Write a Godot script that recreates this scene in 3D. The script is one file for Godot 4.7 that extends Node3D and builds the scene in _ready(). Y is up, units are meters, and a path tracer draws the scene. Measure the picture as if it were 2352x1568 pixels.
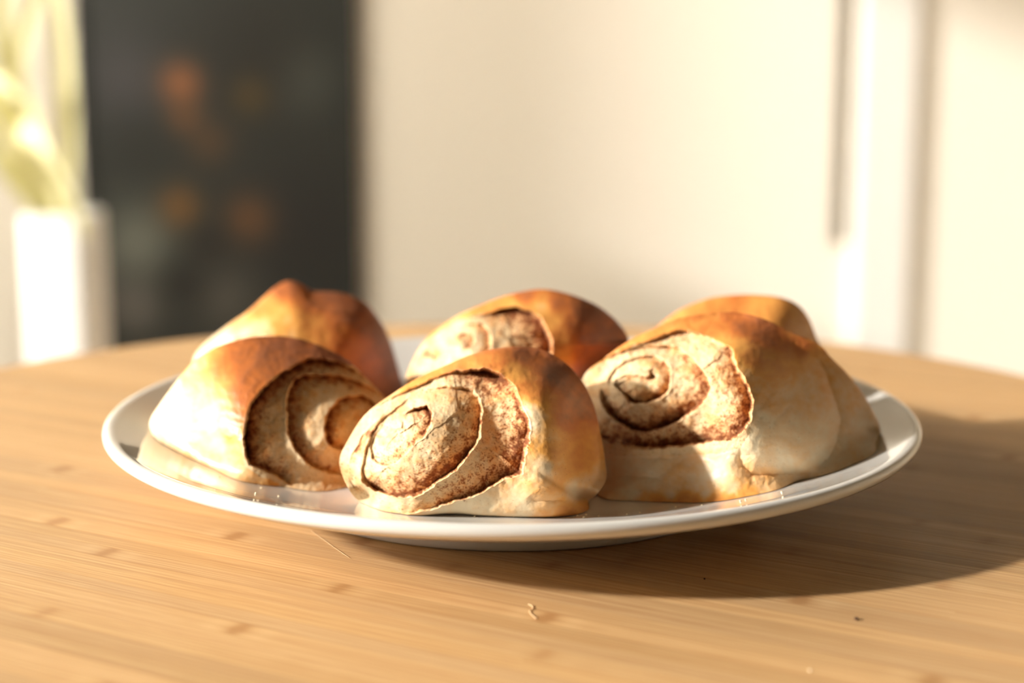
extends Node3D

# A plate of six cinnamon rolls on a round bamboo table beside a window. Metres, y up; rolls are given in millimetres from their own middle.

const TOP := 0.72              # table top
const TABLE_AT := Vector3(-0.0086, 0.72, -0.0232)
const TABLE_R := 0.2745
const GRAIN := 29.75           # degrees, the run of the bamboo strips

const ROLLS := [
	{"at": Vector3(-0.01166, 0.02700, 0.04636), "yaw": 1.294, "lean": 14.115, "edge": 4.0, "back": 30.0, "around": 640, "rings": 210,
		"outline": [-41.8,-7.8,2,-39.2,-1.1,0,-33.8,6.9,0,-25.7,13,0,-17.6,18,0,-9.4,21.7,0,-1.3,25.1,0,6.9,27.1,0,15.1,27.6,0,21.9,26.4,0,28.7,22.3,0,34,16.1,1,37.3,8.6,2,39.1,-0.2,4,40.1,-8.2,7,40.1,-13.5,10,37.4,-17.3,15,35.2,-20.4,3.1,34.2,-22.9,13.1,27.3,-24.3,18.8,15.5,-24.4,19.3,2.5,-24,17.7,-6.7,-23.5,15.7,-18.4,-23.7,18.3,-27.7,-22.6,13.8,-34.9,-20.5,4.3,-38.4,-15.6,12],
		"relief": [8,21.1,13,17,12.9,22,22.1,2.4,28,24.5,-7.8,31,23.1,-17.9,32,-21,4.1,15,-30.4,-5.1,13,-24.8,-15.5,20,-11.6,-15.3,27,1.3,-5.2,24,-5.2,9.2,16,5.4,15.8,13,11.7,2.5,22,-17.4,14.8,6,-36.7,-7.8,7,31.7,6.4,15,33.4,-8,17,37.1,-16.1,11,28.2,18.6,8,14,-15.4,30,16.3,24.8,5],
		"bake": [14.9,25.5,1,25.5,19.9,1,33.3,9.12,0.95,27.3,5.05,0.8,25.5,-10.3,0.45,31.2,-6.68,0.55,34.1,-15.9,0.2,38.5,-20.2,0.05,18.3,14.2,0.7,12,19.7,0.4,8.07,22.8,0.7,-5.26,22.1,0.65,-14.7,18.6,0.55,-28.2,10.9,0.3,22.1,-0.121,0.3,20.3,-10.3,0.1,16.2,5.07,0,21.8,-19.2,0.25,26.9,-23,0.6,32.6,-22.4,0.5,20.3,-22.8,0.3,14,-21.8,0.05,29.6,-16.9,0.12,-1.38,-21.8,0,23.6,-5.23,0.5,22.6,-14.1,0.4],
		"face": [-44.6,-9.2,-40.6,0.2,-33.7,7.6,-22.7,13.1,-17,15.6,-10.4,18.4,-5.3,20,-1.9,20.1,2.7,20.6,7.4,19,9,17.2,12.1,14.9,13.3,10.5,15.7,5.9,16.5,2.7,16.2,-1.1,15.5,-4.8,14.4,-8.9,14,-11.1,10.5,-12.5,6,-14.5,1.9,-17.3,-2,-18.7,-6.4,-20,-11.5,-21.5,-18.6,-23.3,-24.9,-25.3,-41.6,-21.2],
		"grooves": [
			[[-29.6,9.6,0,-22.7,13.1,0.3,-17,15.6,0.4,-10.4,18.4,0.3,-6.6,19.7,0.5,-1.9,19.8,0.9,2.7,20.3,1.3,7.4,18.7,1.3,9,17,1.1,11.9,14.7,0.9,13.1,10.5,0.8,15.4,5.9,1,16.3,2.7,1.1,15.7,-1.1,1.2,15,-4.8,1.2,13.9,-8.9,1.2,13.5,-10.7,1.1,10.5,-12,1,6,-14,0.9,1.9,-16.8,0.9,-2,-18.2,0.8,-6.4,-19.5,0.8,-11.5,-21.3,0.6,-18.6,-23,0.3,-22.2,-23.5,0], [2.6, 6.4, 3.8, 6.5, 1.0, 9.5]],
			[[-18.7,13.5,0,-15.4,14.1,0.1,-10,14.7,0.3,-3.5,14.6,0.5,-0.5,13.6,0.5,1.4,11.6,0.6,2.1,8.2,0.7,1.7,3.5,0.8,1.2,-0.3,0.8,-0.5,-3.4,0.9,-2.6,-6.4,1,-5.3,-9.6,1.1,-9.4,-12.6,1.1,-14.2,-15.7,1.1,-18.4,-17.8,1,-23.4,-18,1,-28.2,-17,0.9,-31.9,-15.6,0.8,-34.2,-12.9,0.4,-34.3,-9.7,0.3,-33.2,-4.3,0.3,-31.4,1,0.4,-28.2,5.2,0.3,-22,10.1,0.2,-18.7,12.8,0], [2.5, 5.0, 3.8, 5.5, 1.0, 7.5]],
			[[-21.8,6.7,0,-19.2,7.9,0.6,-17,8.3,1,-14.2,8.9,1.1,-12.7,6.5,1.2,-13,3.6,1.2,-14.3,0.9,1,-17.1,-1.6,0.8,-20.3,-4.7,0.7,-23.4,-7.5,0.7,-26.3,-8.9,0.7,-29.3,-8.2,0.5,-31.2,-6.8,0.4,-31.7,-2.6,0.3,-30.7,0.2,0.3,-28.6,3.1,0.2,-27.2,5.9,0], [1.8, 3.8, 2.8, 4.0, 1.0, 4.2]],
			[[-27.9,3.9,0,-26.1,3.2,0.6,-24.4,2.2,0.8,-22.2,2.5,0.7,-22,4.1,0.5,-23.8,5,0], [0.5, 1.2, 1.5, 2, 0.6, 2.0]],
			[[-19.8,0.4,0,-20.7,-0.9,0.5,-22.5,-2.2,0.5,-24.2,-4.4,0], [0.4, 0.9, 1.5, 2, 0.7, 2.0]],
			[[-38.8,-10.5,0,-38.5,-7.3,0.5,-36.9,-4.7,0.9,-34.5,-0.1,0.9,-31.9,2.3,0.8,-29.1,5.2,0.5,-25.5,8.8,0.3,-20.7,11.9,0], [0.5, 1.0, 2, 2.5, 0.9, 3.0]],
			[[-33.8,-18.3,0,-36.5,-15.7,0.6,-38.1,-13.2,0.5,-38.8,-11.8,0], [0.3, 0.8, 2, 2, 0.7, 2.0]],
			[[34.3,-18.6,1,32.5,-19.5,1.2,26.8,-19.6,1.2,21.8,-19.2,1,17.1,-19.2,0.8,15.9,-17.9,0], [-1.6, 1.6, 1.8, 1.8, 0, 1]],
		]},
	{"at": Vector3(-0.07979, 0.02500, 0.01491), "yaw": 8.292, "lean": 13.399, "edge": 3.2, "back": 32.0, "around": 600, "rings": 190,
		"outline": [-39.1,0.6,-6,-35.1,6.9,-6,-28.9,14.9,-6,-23.7,20.2,-5,-16.5,24.3,-4,-7.8,26.5,-2,0.7,27.2,-2,9.3,26.3,-2,17.9,23.1,-2,26.4,18,-2,31.7,12.7,-2,36.3,7.8,-3,39.1,3.8,-4,39.7,-2.8,-4,37.8,-11.4,-2,33.7,-19.1,2,27.7,-22.1,19.5,22.6,-23.1,23.7,12.9,-23.5,27.7,3.5,-21.9,25.8,-3.3,-20.9,27.7,-10.6,-19.1,27.6,-19.6,-14.8,16.4,-28,-10.9,9.8,-34.5,-7.3,3.3,-38.2,-3.7,-2],
		"relief": [-32.2,1.1,4,-23.5,-4.8,14,-19.1,9,14,-13.6,0.5,23,-8.2,-5.2,28,-6.4,-13.4,29,2.2,-18.5,27,4.7,16.8,10,-2.2,22.9,3,14.9,22.5,1,-3.9,8.4,21,-0.1,-2.7,24,10.9,-3.1,23,14.1,8,14,23.4,-3.6,20,32.2,-3.9,12,18.7,-15.8,24,25.9,13.4,6,-12.5,-13.2,25,-26.3,13.6,4,5.9,11,15],
		"bake": [-7.85,23.1,0.85,4.94,24.3,1,17.7,21,1,26,15.6,1,33,10.4,0.95,-16.3,16,0.65,-5.14,14.1,0.85,-9.33,8.59,0.8,-10.8,0.366,0.75,-11.6,-5.06,0.5,-23.4,9.2,0.45,-26.3,13.6,0.5,-23.4,18.6,0.25,-19.2,-3.49,0.05,-16.3,3.31,0.3,-30.8,-4.59,0.08,-35.1,5.45,0,-30.7,12.4,0.05,-26.6,-10.3,0.25,-16.8,-14.6,0.22,-9,-9.2,0.3,-5.88,-17.5,0.35,-12.6,-16,0.1,-20.5,6.26,0.35,-0.894,18.4,0.9,9.02,19.7,0.95,-16.5,-7.68,0.03],
		"face": [40.5,10.2,31.2,16.6,26.5,16.6,21.3,18.5,14.4,19.4,9.1,17.3,1.9,13.2,-3.2,8.5,-6.3,4.6,-7.9,-0.3,-8.8,-5.4,-8.9,-9.8,-8.5,-14.7,-4.5,-17.5,2.1,-20.6,4.7,-26.3,46.4,-29],
		"grooves": [
			[[6.9,-21.9,0,4.9,-20.7,0.3,2.2,-18.8,0.7,-2.6,-15.8,0.9,-6.8,-14,1,-7.9,-9.8,1.1,-8.1,-5.4,1.1,-7.3,-0.6,1,-6,4.3,1,-2.9,8.3,1,2.2,12.9,1,9,17,1,14.4,19.1,1,21.3,18.2,1,26.5,16.1,0.7,32.4,13,0.3], [1.6, 7.5, 3.5, 3.6, 1.0, 6.0]],
			[[26.5,-18.3,0,22.9,-18.8,0.4,18.2,-17.9,0.7,14.1,-16.3,0.8,10.6,-13.5,0.9,8,-10.4,1,6.5,-7.1,1,5.4,-3.4,0.9,5.6,0.6,0.9,5.7,6.1,1,6.8,9.8,1,9.3,12.5,1,12.4,13.9,1,17.5,13.2,1,22.7,13.2,1,27.2,11.8,0.9,34.8,8,0.5,38,5.9,0.3], [1.6, 5.8, 2.8, 3.2, 0.85, 4.5]],
			[[28.9,-9.4,0,25.9,-10.6,0.4,22.1,-10.6,0.8,19.4,-9.5,1,17.8,-8,1.2,17.2,-3.8,1.2,17.7,-0.7,1.1,19.3,2.3,1,21.9,4.6,1,25.8,6.2,1,29.3,6.3,1,32.8,5.3,0.9,35.5,2.5,0.7,38.9,0.8,0.4], [1.4, 5.2, 2.6, 3.2, 0.9, 4.0]],
			[[25.5,-4.4,0,24.8,-2.7,0.5,26.2,-0.9,0.9,26.8,0.8,0.8,29.5,1.6,0], [0.6, 1.6, 2, 2.4, 0.5, 1.5]],
			[[-20.7,-6.2,0,-22.7,0.8,0,-31.4,10.3,0.4,-29.5,15,0.5,-27.8,17.3,0], [0.7, 0.6, 4, 4, 0, 1]],
		]},
	{"at": Vector3(0.07230, 0.02900, 0.02552), "yaw": -7.670, "lean": 13.274, "edge": 3.4, "back": 34.0, "around": 680, "rings": 210,
		"outline": [-50.8,-0.1,0,-49.7,10.6,0,-43.5,16.4,0,-35.8,22.3,0,-27.4,26.8,0,-19,30.5,0,-7.8,32.5,0,0.6,32.7,0,9,30.6,0,17.5,26.7,-2,26,23.4,-4,30.1,19.3,-6,34.7,15.2,-8,39.9,9.3,-10,44.1,2.8,-12,46.5,-2.1,-13,46.9,-6.4,-12,43.5,-10.9,11.7,36.3,-14.6,19.9,28.2,-17.8,24.3,19.8,-20.2,22.5,13.7,-22.6,30.5,6.5,-24.5,32.3,-5.9,-27,33.3,-19.2,-27.9,28,-31.3,-28,27.2,-39.5,-27.8,26.4,-45.9,-24.9,16,-49.2,-14.2,6],
		"relief": [-26.3,10.2,14,-37.1,1.6,14,-33.9,18.6,6,-12.9,20.3,12,-0.5,20.4,19,5.8,6.8,30,7.7,-6.3,37,4.5,-14.3,37,-12,-4.4,23,-25.5,-7.6,21,-16.9,-18,27,-4.7,-21.3,33,-31.7,-21.3,24,-42.7,-8.3,10,14.6,-6.1,32,25.4,-5.9,22,35.5,-5.8,9,14.5,9.9,20,28.5,7.8,8,0.7,28.7,4,14.6,21.2,8,-45.8,5.7,3,22.8,-13.9,27],
		"bake": [-13.3,28.5,0.65,0.642,29.5,0.85,9,26,0.95,18.8,22.2,0.75,4.94,16.3,0.62,9.06,9.66,0.4,14.5,7.17,0.24,6.55,-1.11,0.08,13.2,-6.18,0.1,21.3,-6,0.12,21.5,10.2,0.2,25.8,16.1,0.4,35.7,5.27,0.25,42.9,-5.63,0.12,28.3,-12.5,0.08,-4.78,-18.7,0,-16.5,-27.1,0.55,-11.2,-26.9,0.6,-5.89,-26.7,0.65,-21.9,-27.3,0.5,-27.3,-27.2,0.35,-0.655,-25.7,0.55,3.24,-24.6,0.45,-11.3,-22.7,0.12,-24.8,-22.3,0.05,-31.8,-18.6,0.03,0.156,20.4,0.45,-30.1,24.5,0.55,1.5,-7.83,0,-0.731,-22.7,0.1,-31.5,-25,0.06,-19.3,-24.9,0.08,-8.59,-24.4,0.1,9.65,-20.7,0.3,-20.4,28.4,0.55,3.67,12.1,0.3,8.42,6.92,0.35,14.5,15.5,0.48,14.8,-15.3,0.05],
		"face": [-52.3,1.2,-50.4,11.3,-43.3,15.7,-35.5,20,-31.7,22,-26.6,23.8,-18.2,26.8,-10.3,24.4,-4.6,22.2,-1.6,19.8,-0.1,15,2.1,11.4,4.6,6.2,5.2,1.6,5.1,-2.1,4.3,-6.4,1.6,-10.4,-3.6,-12,-12.2,-12.7,-20.6,-13.3,-28.9,-14.2,-36.4,-14,-42.4,-13.8,-51.8,-11.5],
		"grooves": [
			[[-35.5,20.8,0,-31.7,21.7,0.4,-26.6,23.5,0.5,-18.1,26.5,0.6,-10.3,24.1,0.3,-4.6,21.9,0.5,-1.8,19.5,0.8,-0.4,14.9,0.9,1.8,11.3,0.9,4.2,6.1,1,4.7,1.6,1.1,4.1,-1.8,1.2,1.8,-5.2,1.2,-1.1,-7.6,1.1,-3.4,-7.8,1.1,-12.3,-9.7,1,-20.7,-10.9,1,-29,-11.6,1,-33.4,-10.9,1,-41.1,-9.6,0.9,-45.1,-7,0.6,-47.7,-1.5,0], [2.3, 6.5, 3.8, 6.0, 1.0, 8.0]],
			[[-45.6,15,0,-42.7,16.8,0.3,-35.2,19.9,0.4,-28.7,20.9,0.4,-23.4,21,0.5,-17.7,19.7,0.6,-13.2,15.8,0.8,-9.7,11.6,1,-8.1,8.2,1.1,-9.1,5,1.1,-12.7,1.1,1.1,-16.8,-1.9,1.1,-21.8,-4.6,1.1,-25.8,-6.1,1.1,-30,-6.7,1.1,-34.5,-5.2,1.1,-38.5,-2.6,1,-42.5,1.1,0.8,-43.6,4.1,0.5,-43.5,7.1,0], [2.3, 6.0, 3.6, 5.5, 1.0, 6.5]],
			[[-40.9,7.8,0,-41.1,9.8,0.4,-39.1,13.3,0.4,-33.5,16.9,0.4,-29.7,17.7,0.5,-26.2,17.4,0.7,-22.7,15.7,0.9,-21,12.7,1,-20.8,9.3,1,-22.2,5.5,1.1,-25.4,3.7,1.1,-30.4,2.2,1.1,-34,3.2,1.1,-36.3,5.5,0.9,-38.7,7.6,0.6,-39,8.9,0], [1.5, 4.4, 2.4, 3.6, 0.9, 3.4]],
			[[-38.7,7.9,0,-38.4,9.8,0.5,-35.4,11.2,0.7,-31.8,11.4,0.9,-29.1,10.6,1.2,-27.4,10.8,1.2,-27.2,11.9,0.9,-28.1,13,0], [0.7, 2.6, 1.8, 2.2, 0.8, 1.8]],
			[[11.8,26.2,0,17.3,23.4,0.4,24.7,19.1,0.6,28.5,14,0.8,30.6,7.2,1,32.6,2.1,1,32.9,-2.4,1,31.4,-7.8,1,29,-11.9,1,25.4,-15.6,0.7,21.5,-17.9,0], [-2.2, 2.2, 2.2, 2.6, 0, 1]],
			[[29.8,-16.6,0,22.7,-17.9,0.9,16.9,-17.7,1.1,10.8,-18.2,1.2,5.1,-17.9,1.1,2.5,-15.8,1,1.6,-12.4,0.8,1.6,-10.4,0], [-3.6, 3.6, 2.4, 2.4, 0, 1]],
			[[-20.7,-22.1,0,-23.5,-20.6,0.8,-30.6,-20.2,1,-39.4,-21.1,0.8,-41.1,-21.1,0], [-1.2, 1.2, 1.6, 1.6, 0, 1]],
			[[-19,-14.9,0,-21.8,-14.2,0.6,-27.9,-14.4,0.8,-31.3,-14.8,0], [-0.7, 0.7, 1.3, 1.3, 0, 1]],
			[[35.7,10.9,0,40.7,4,0.6,42.3,-2.9,0.7,41.4,-9.8,0], [-0.7, 0.7, 2.5, 2.5, 0, 1]],
		]},
	{"at": Vector3(-0.07967, 0.03200, -0.06796), "yaw": 7.203, "lean": 11.112, "edge": 2.6, "back": 15.0, "around": 360, "rings": 110,
		"outline": [-39.9,-3.1,-4,-35.7,2.5,-4,-27.4,8.9,-3,-19.2,14.4,-3,-12.9,20,-3,-7.9,24,-3,-3.8,25.6,-3,0.6,24.4,-3,5.4,21.6,-3,12,21.2,-3,18.5,20,-3,25.1,16.8,-4,29.9,10.9,-5,33.5,4.2,-6,36.3,-5.1,-7,38.5,-14.3,-6,39.4,-20.1,-4,36.1,-24.7,3.9,16.9,-26.9,15.8,-0.6,-26.2,21,-17.9,-21,17.7,-32.1,-13.6,10.7,-39.1,-8,-3.2],
		"relief": [0.5,21.2,3,-14,6.7,19,1.9,12.8,13,-7.6,18,6,4.7,-0.1,23,17.6,6,18,27.1,-3.9,15,-30.2,0.7,10,-20.6,-7.4,20,-6.6,-15.6,24,17,-16.3,22,33.7,-13.9,6,11.7,16,6,6.9,17.8,5],
		"bake": [-35.2,-0.755,0.05,-23.7,7.79,0.3,-14.1,15.7,0.6,-4.32,23,0.9,8.55,18.6,1,21.4,15.8,1,30.8,5.75,1,34.7,-9.02,0.9,17.3,-0.422,0.75,4.94,7.86,0.6,-6.1,9.71,0.4,-14,8.3,0.2,-20.4,2.08,0.03,-26.9,2.26,0.02,17,-16.3,0.7,23.6,-10.2,0.8,-6.43,-7.71,0.3,-1.49,3.2,0.35],
		"face": [],
		"grooves": [
			[[-30.2,2.3,0,-23.6,4.1,0.7,-18,4.9,0.8,-13.2,4.8,0.7,-7.8,1.8,0], [1.2, 2.0, 3, 4, 0.8, 3.0]],
			[[0.5,21.5,0,2,16.1,0.4,11.5,12.7,0.5,22.8,12.4,0.4,27.7,10.7,0], [0.9, 0.9, 5, 5, 0, 1]],
		]},
	{"at": Vector3(0.00212, 0.04300, -0.02020), "yaw": -0.208, "lean": 11.052, "edge": 2.8, "back": 26.0, "around": 360, "rings": 110,
		"outline": [-39.2,-13.7,-2,-37.3,-6.9,-3,-33.5,0,-3,-28.5,4.9,-3,-21.3,9.9,-3,-13.7,13.4,-3,-6.1,16.4,-3,1.5,18.4,-3,9.9,19.2,-3,19.8,16.9,-3,27.4,13.7,-4,32.8,9.8,-5,37,5.4,-6,38.8,1.6,-6,38.5,-1.5,-5,40.5,-12,-81.7,27.2,-17.8,-72.9,1.7,-21.1,-67.6,-23.5,-21.5,-65.1,-38.8,-19.4,-67.6],
		"relief": [11.1,10.4,11,13.9,-1.5,21,1.5,4.4,16,-13.3,4.4,15,-28.3,-3,10,-1.5,-7.3,22,23.7,4.5,14,23.5,-5.9,18,33,0,6,-20.6,-8.8,18,6,15.8,4,-10.5,12,5],
		"bake": [-19.5,10.2,0.3,-13.5,12.3,0.6,1.5,17.2,0.9,13.5,14.2,0.85,23.8,10.5,1,34.6,3.04,1,23.5,-1.45,0.95,14.7,2.95,0.6,14.3,-5.82,0.55,28.1,-7.38,1,8.19,11.6,0.35,-1.51,12.7,0.4,12.6,7.4,0.5,19.2,7.41,0.85],
		"face": [-40.7,-16.6,-37.7,-6.8,-32.3,0.7,-22.4,7.5,-13.5,10.2,-9,10.8,-3.3,12.9,4.3,11.5,8.3,8.2,10.3,4.1,11.4,0.3,11.4,-5.8,8.8,-20.5,-37.5,-21],
		"grooves": [
			[[-20.9,7.8,0,-13.5,9.7,0.3,-9,10.6,0.6,-3.3,12.6,0.9,4.3,11,1,8,7.9,1,9.8,4.1,1,11,0.3,1.1,10.9,-3.6,1.1,8.7,-8.7,0.8,4.4,-13.1,0], [1.6, 6.5, 3.5, 9, 1.2, 11.0]],
			[[-20.9,6.7,0,-15.8,7.1,0.7,-12,6.4,0.9,-9.7,3.2,1,-9.2,-0.4,1,-10.9,-4.4,0.8,-14.6,-7.3,0], [1.6, 3.0, 3.5, 5, 0.9, 3.5]],
			[[-21.5,3,0,-18.8,3.7,0.8,-15.6,3.2,1,-14.8,1,1,-16.7,-1.5,0.9,-19.1,-3,0], [1.2, 3, 2.6, 4, 1.0, 4.0]],
			[[-27.8,-6.3,0,-29,-4.8,1,-31.4,-4.2,1,-34.5,-6,0], [0.8, 2.6, 2.5, 4, 1.0, 3.5]],
			[[-3.7,2.2,0,-0,2.6,0.7,5.1,2.2,0.8,8.1,0.7,0], [0.6, 1.5, 2.5, 3, 0.9, 3.0]],
		]},
	{"at": Vector3(0.07989, 0.04000, -0.03556), "yaw": -7.610, "lean": 10.958, "edge": 2.5, "back": 20.0, "around": 320, "rings": 90,
		"outline": [-35.1,-2.5,-3,-28.2,5.6,-3,-20.5,11.7,-3,-12.8,15.3,-3,-6.6,17,-3,4.2,17.9,-3,15,17.2,-3,21.6,14.6,-4,25.6,10,-5,28,4.6,-5,30.3,-0.8,-5,31.4,-7,-2,25.9,-14.6,-25.6,2.1,-18.8,-32.5,-22.8,-17.9,-45.6,-35.6,-11.2,-62.2],
		"relief": [-0.3,10.7,8,-13.7,4.2,15,1.5,-1.5,22,16.4,5,14,24.3,-0.9,7,-13.3,-6.4,19,10.6,-8.7,21,-24.5,-0.6,7],
		"bake": [-0.39,15.5,0.62,-14.1,12,0.6,16.4,11.9,0.5,27.4,0.696,0.35,1.52,-1.46,0.5,-26.2,2.44,0.6,14.9,4.91,0.45],
		"face": [],
		"grooves": [
		]},
]
const CRUMBS := [Vector3(-0.0276, 0.0083, 0.0692), Vector3(-0.0112, 0.0081, 0.0708), Vector3(0.0005, 0.0080, 0.0707), Vector3(0.0169, 0.0080, 0.0694), Vector3(0.0185, 0.0082, 0.0718), Vector3(0.0196, 0.0081, 0.0701), Vector3(0.0214, 0.0084, 0.0728), Vector3(0.0222, 0.0081, 0.0692), Vector3(0.0259, 0.0084, 0.0716), Vector3(0.0384, 0.0088, 0.0693), Vector3(0.0496, 0.0091, 0.0644), Vector3(0.0573, 0.0102, 0.0658), Vector3(0.0682, 0.0129, 0.0707), Vector3(0.0699, 0.0131, 0.0699), Vector3(0.0805, 0.0156, 0.0707), Vector3(-0.0777, 0.0117, 0.0522), Vector3(-0.0772, 0.0139, 0.0662), Vector3(-0.0910, 0.0145, 0.0500), Vector3(-0.0710, 0.0118, 0.0618), Vector3(0.0344, 0.0088, 0.0709)]
const LINT := [Vector3(0.0042, 0, 0.1251), Vector3(0.0054, 0, 0.1264), Vector3(0.0056, 0, 0.1288), Vector3(0.0046, 0, 0.1305), Vector3(0.0051, 0, 0.1331), Vector3(0.0064, 0, 0.1364)]
const HAIR := [Vector3(-0.0621, 0, 0.0584), Vector3(-0.0574, 0, 0.0672), Vector3(-0.0525, 0, 0.0766), Vector3(-0.0475, 0, 0.0856)]
const SPECKS := [Vector3(0.0903, 0, 0.1368), Vector3(0.0721, 0, 0.1722), Vector3(0.0541, 0, 0.1043)]


var M := {}
var made: Array = []
var warp := FastNoiseLite.new()
var mottle := FastNoiseLite.new()
var speck := FastNoiseLite.new()
var crumb_noise := FastNoiseLite.new()


func _ready() -> void:
	# ---- camera
	var cam := Camera3D.new()
	cam.name = "camera"
	add_child(cam)
	cam.position = Vector3(0, TOP + 0.1568, 0.5624)
	cam.rotation_degrees = Vector3(-10.965, 0, 0)
	cam.near = 0.02
	cam.far = 50.0
	var lens := CameraAttributesPhysical.new()
	lens.frustum_focal_length = 60.0
	lens.frustum_focus_distance = 0.492
	lens.frustum_near = 0.02
	lens.frustum_far = 50.0
	lens.exposure_aperture = 5.6
	cam.attributes = lens
	cam.fov = rad_to_deg(2.0 * atan(784.0 / 3920.0))
	cam.current = true
	# ---- sky, sun, exposure
	var sky_mat := ProceduralSkyMaterial.new()
	sky_mat.sky_top_color = Color(0.96, 0.94, 0.88)
	sky_mat.sky_horizon_color = Color(1.0, 0.95, 0.875)
	sky_mat.ground_horizon_color = Color(0.80, 0.76, 0.68)
	sky_mat.ground_bottom_color = Color(0.62, 0.58, 0.50)
	sky_mat.sun_angle_max = 1.0
	var sky := Sky.new()
	sky.sky_material = sky_mat
	var env := Environment.new()
	env.background_mode = Environment.BG_SKY
	env.sky = sky
	env.background_energy_multiplier = 11.2
	env.tonemap_mode = Environment.TONE_MAPPER_LINEAR
	env.tonemap_exposure = 1.33
	env.sdfgi_enabled = true
	env.ssao_enabled = true
	env.ssil_enabled = true
	var we := WorldEnvironment.new()
	we.name = "environment"
	we.environment = env
	add_child(we)
	var sun := DirectionalLight3D.new()
	sun.name = "sun"
	sun.light_color = Color(1.0, 0.98, 0.955)
	sun.light_energy = 1.98
	sun.light_angular_distance = 2.8
	sun.shadow_enabled = true
	add_child(sun)
	var az := deg_to_rad(14.0)
	var el := deg_to_rad(20.5)
	var towards := Vector3(cos(az) * cos(el), -sin(el), -sin(az) * cos(el))
	sun.look_at_from_position(Vector3(-1, 2, 1), Vector3(-1, 2, 1) + towards, Vector3.UP)

	materials()
	room()
	table()
	plate()
	rolls()
	crumbs()
	background()


# ---------------------------------------------------------------- helpers

func tag(o: Node, label: String, category: String, group := "") -> Node:
	o.set_meta("label", label)
	o.set_meta("category", category)
	if group:
		o.set_meta("group", group)
	return o


func thing(called: String, label: String, category: String, at: Vector3, group := "") -> Node3D:
	var o := Node3D.new()
	o.name = called
	add_child(o, true)
	o.position = at
	tag(o, label, category, group)
	return o


func part(called: String, m: Mesh, mat: Material, parent: Node, at := Vector3.ZERO) -> MeshInstance3D:
	var o := MeshInstance3D.new()
	o.name = called
	o.mesh = m
	o.material_override = mat
	o.position = at
	parent.add_child(o, true)
	return o


func structure(called: String, m: Mesh, mat: Material, at := Vector3.ZERO) -> MeshInstance3D:
	var o := part(called, m, mat, self, at)
	o.set_meta("kind", "structure")
	return o


func boxes(list: Array) -> Mesh:      # each [low corner, high corner]
	var st := SurfaceTool.new()
	st.begin(Mesh.PRIMITIVE_TRIANGLES)
	for b in list:
		var bm := BoxMesh.new()
		var lo: Vector3 = b[0]
		var hi: Vector3 = b[1]
		bm.size = hi - lo
		st.append_from(bm, 0, Transform3D(Basis(), (lo + hi) * 0.5))
	return st.commit()


func bevel_box(size: Vector3, r: float) -> Mesh:
	# a box whose edges are chamfered by r
	var st := SurfaceTool.new()
	st.begin(Mesh.PRIMITIVE_TRIANGLES)
	st.set_smooth_group(-1)
	var h := size * 0.5
	var pts := PackedVector3Array()
	for sx in [-1, 1]:
		for sy in [-1, 1]:
			for sz in [-1, 1]:
				pts.append(Vector3(sx * h.x, sy * (h.y - r), sz * (h.z - r)))
				pts.append(Vector3(sx * (h.x - r), sy * h.y, sz * (h.z - r)))
				pts.append(Vector3(sx * (h.x - r), sy * (h.y - r), sz * h.z))
	hull(st, pts)
	st.generate_normals()
	return st.commit()


func hull(st: SurfaceTool, pts: PackedVector3Array) -> void:
	# the faces of a chamfered box are written out: 6 faces, 12 edges, 8 corners
	var at := func(x: int, y: int, z: int, k: int) -> Vector3: return pts[((x * 2 + y) * 2 + z) * 3 + k]
	var quad := func(a: Vector3, b: Vector3, c: Vector3, d: Vector3) -> void:
		var n := (b - a).cross(c - a)
		if n.dot(a + b + c + d) < 0:
			for v in [a, b, c, a, c, d]:
				st.add_vertex(v)
		else:
			for v in [a, c, b, a, d, c]:
				st.add_vertex(v)
	for s in [0, 1]:
		quad.call(at.call(s, 0, 0, 0), at.call(s, 1, 0, 0), at.call(s, 1, 1, 0), at.call(s, 0, 1, 0))
		quad.call(at.call(0, s, 0, 1), at.call(1, s, 0, 1), at.call(1, s, 1, 1), at.call(0, s, 1, 1))
		quad.call(at.call(0, 0, s, 2), at.call(1, 0, s, 2), at.call(1, 1, s, 2), at.call(0, 1, s, 2))
		for t in [0, 1]:
			quad.call(at.call(s, t, 0, 0), at.call(s, t, 1, 0), at.call(s, t, 1, 1), at.call(s, t, 0, 1))
			quad.call(at.call(s, 0, t, 0), at.call(s, 1, t, 0), at.call(s, 1, t, 2), at.call(s, 0, t, 2))
			quad.call(at.call(0, s, t, 1), at.call(1, s, t, 1), at.call(1, s, t, 2), at.call(0, s, t, 2))
			for u in [0, 1]:
				var a: Vector3 = at.call(s, t, u, 0)
				var b: Vector3 = at.call(s, t, u, 1)
				var c: Vector3 = at.call(s, t, u, 2)
				if (b - a).cross(c - a).dot(a) < 0:
					for v in [a, b, c]:
						st.add_vertex(v)
				else:
					for v in [a, c, b]:
						st.add_vertex(v)


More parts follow.
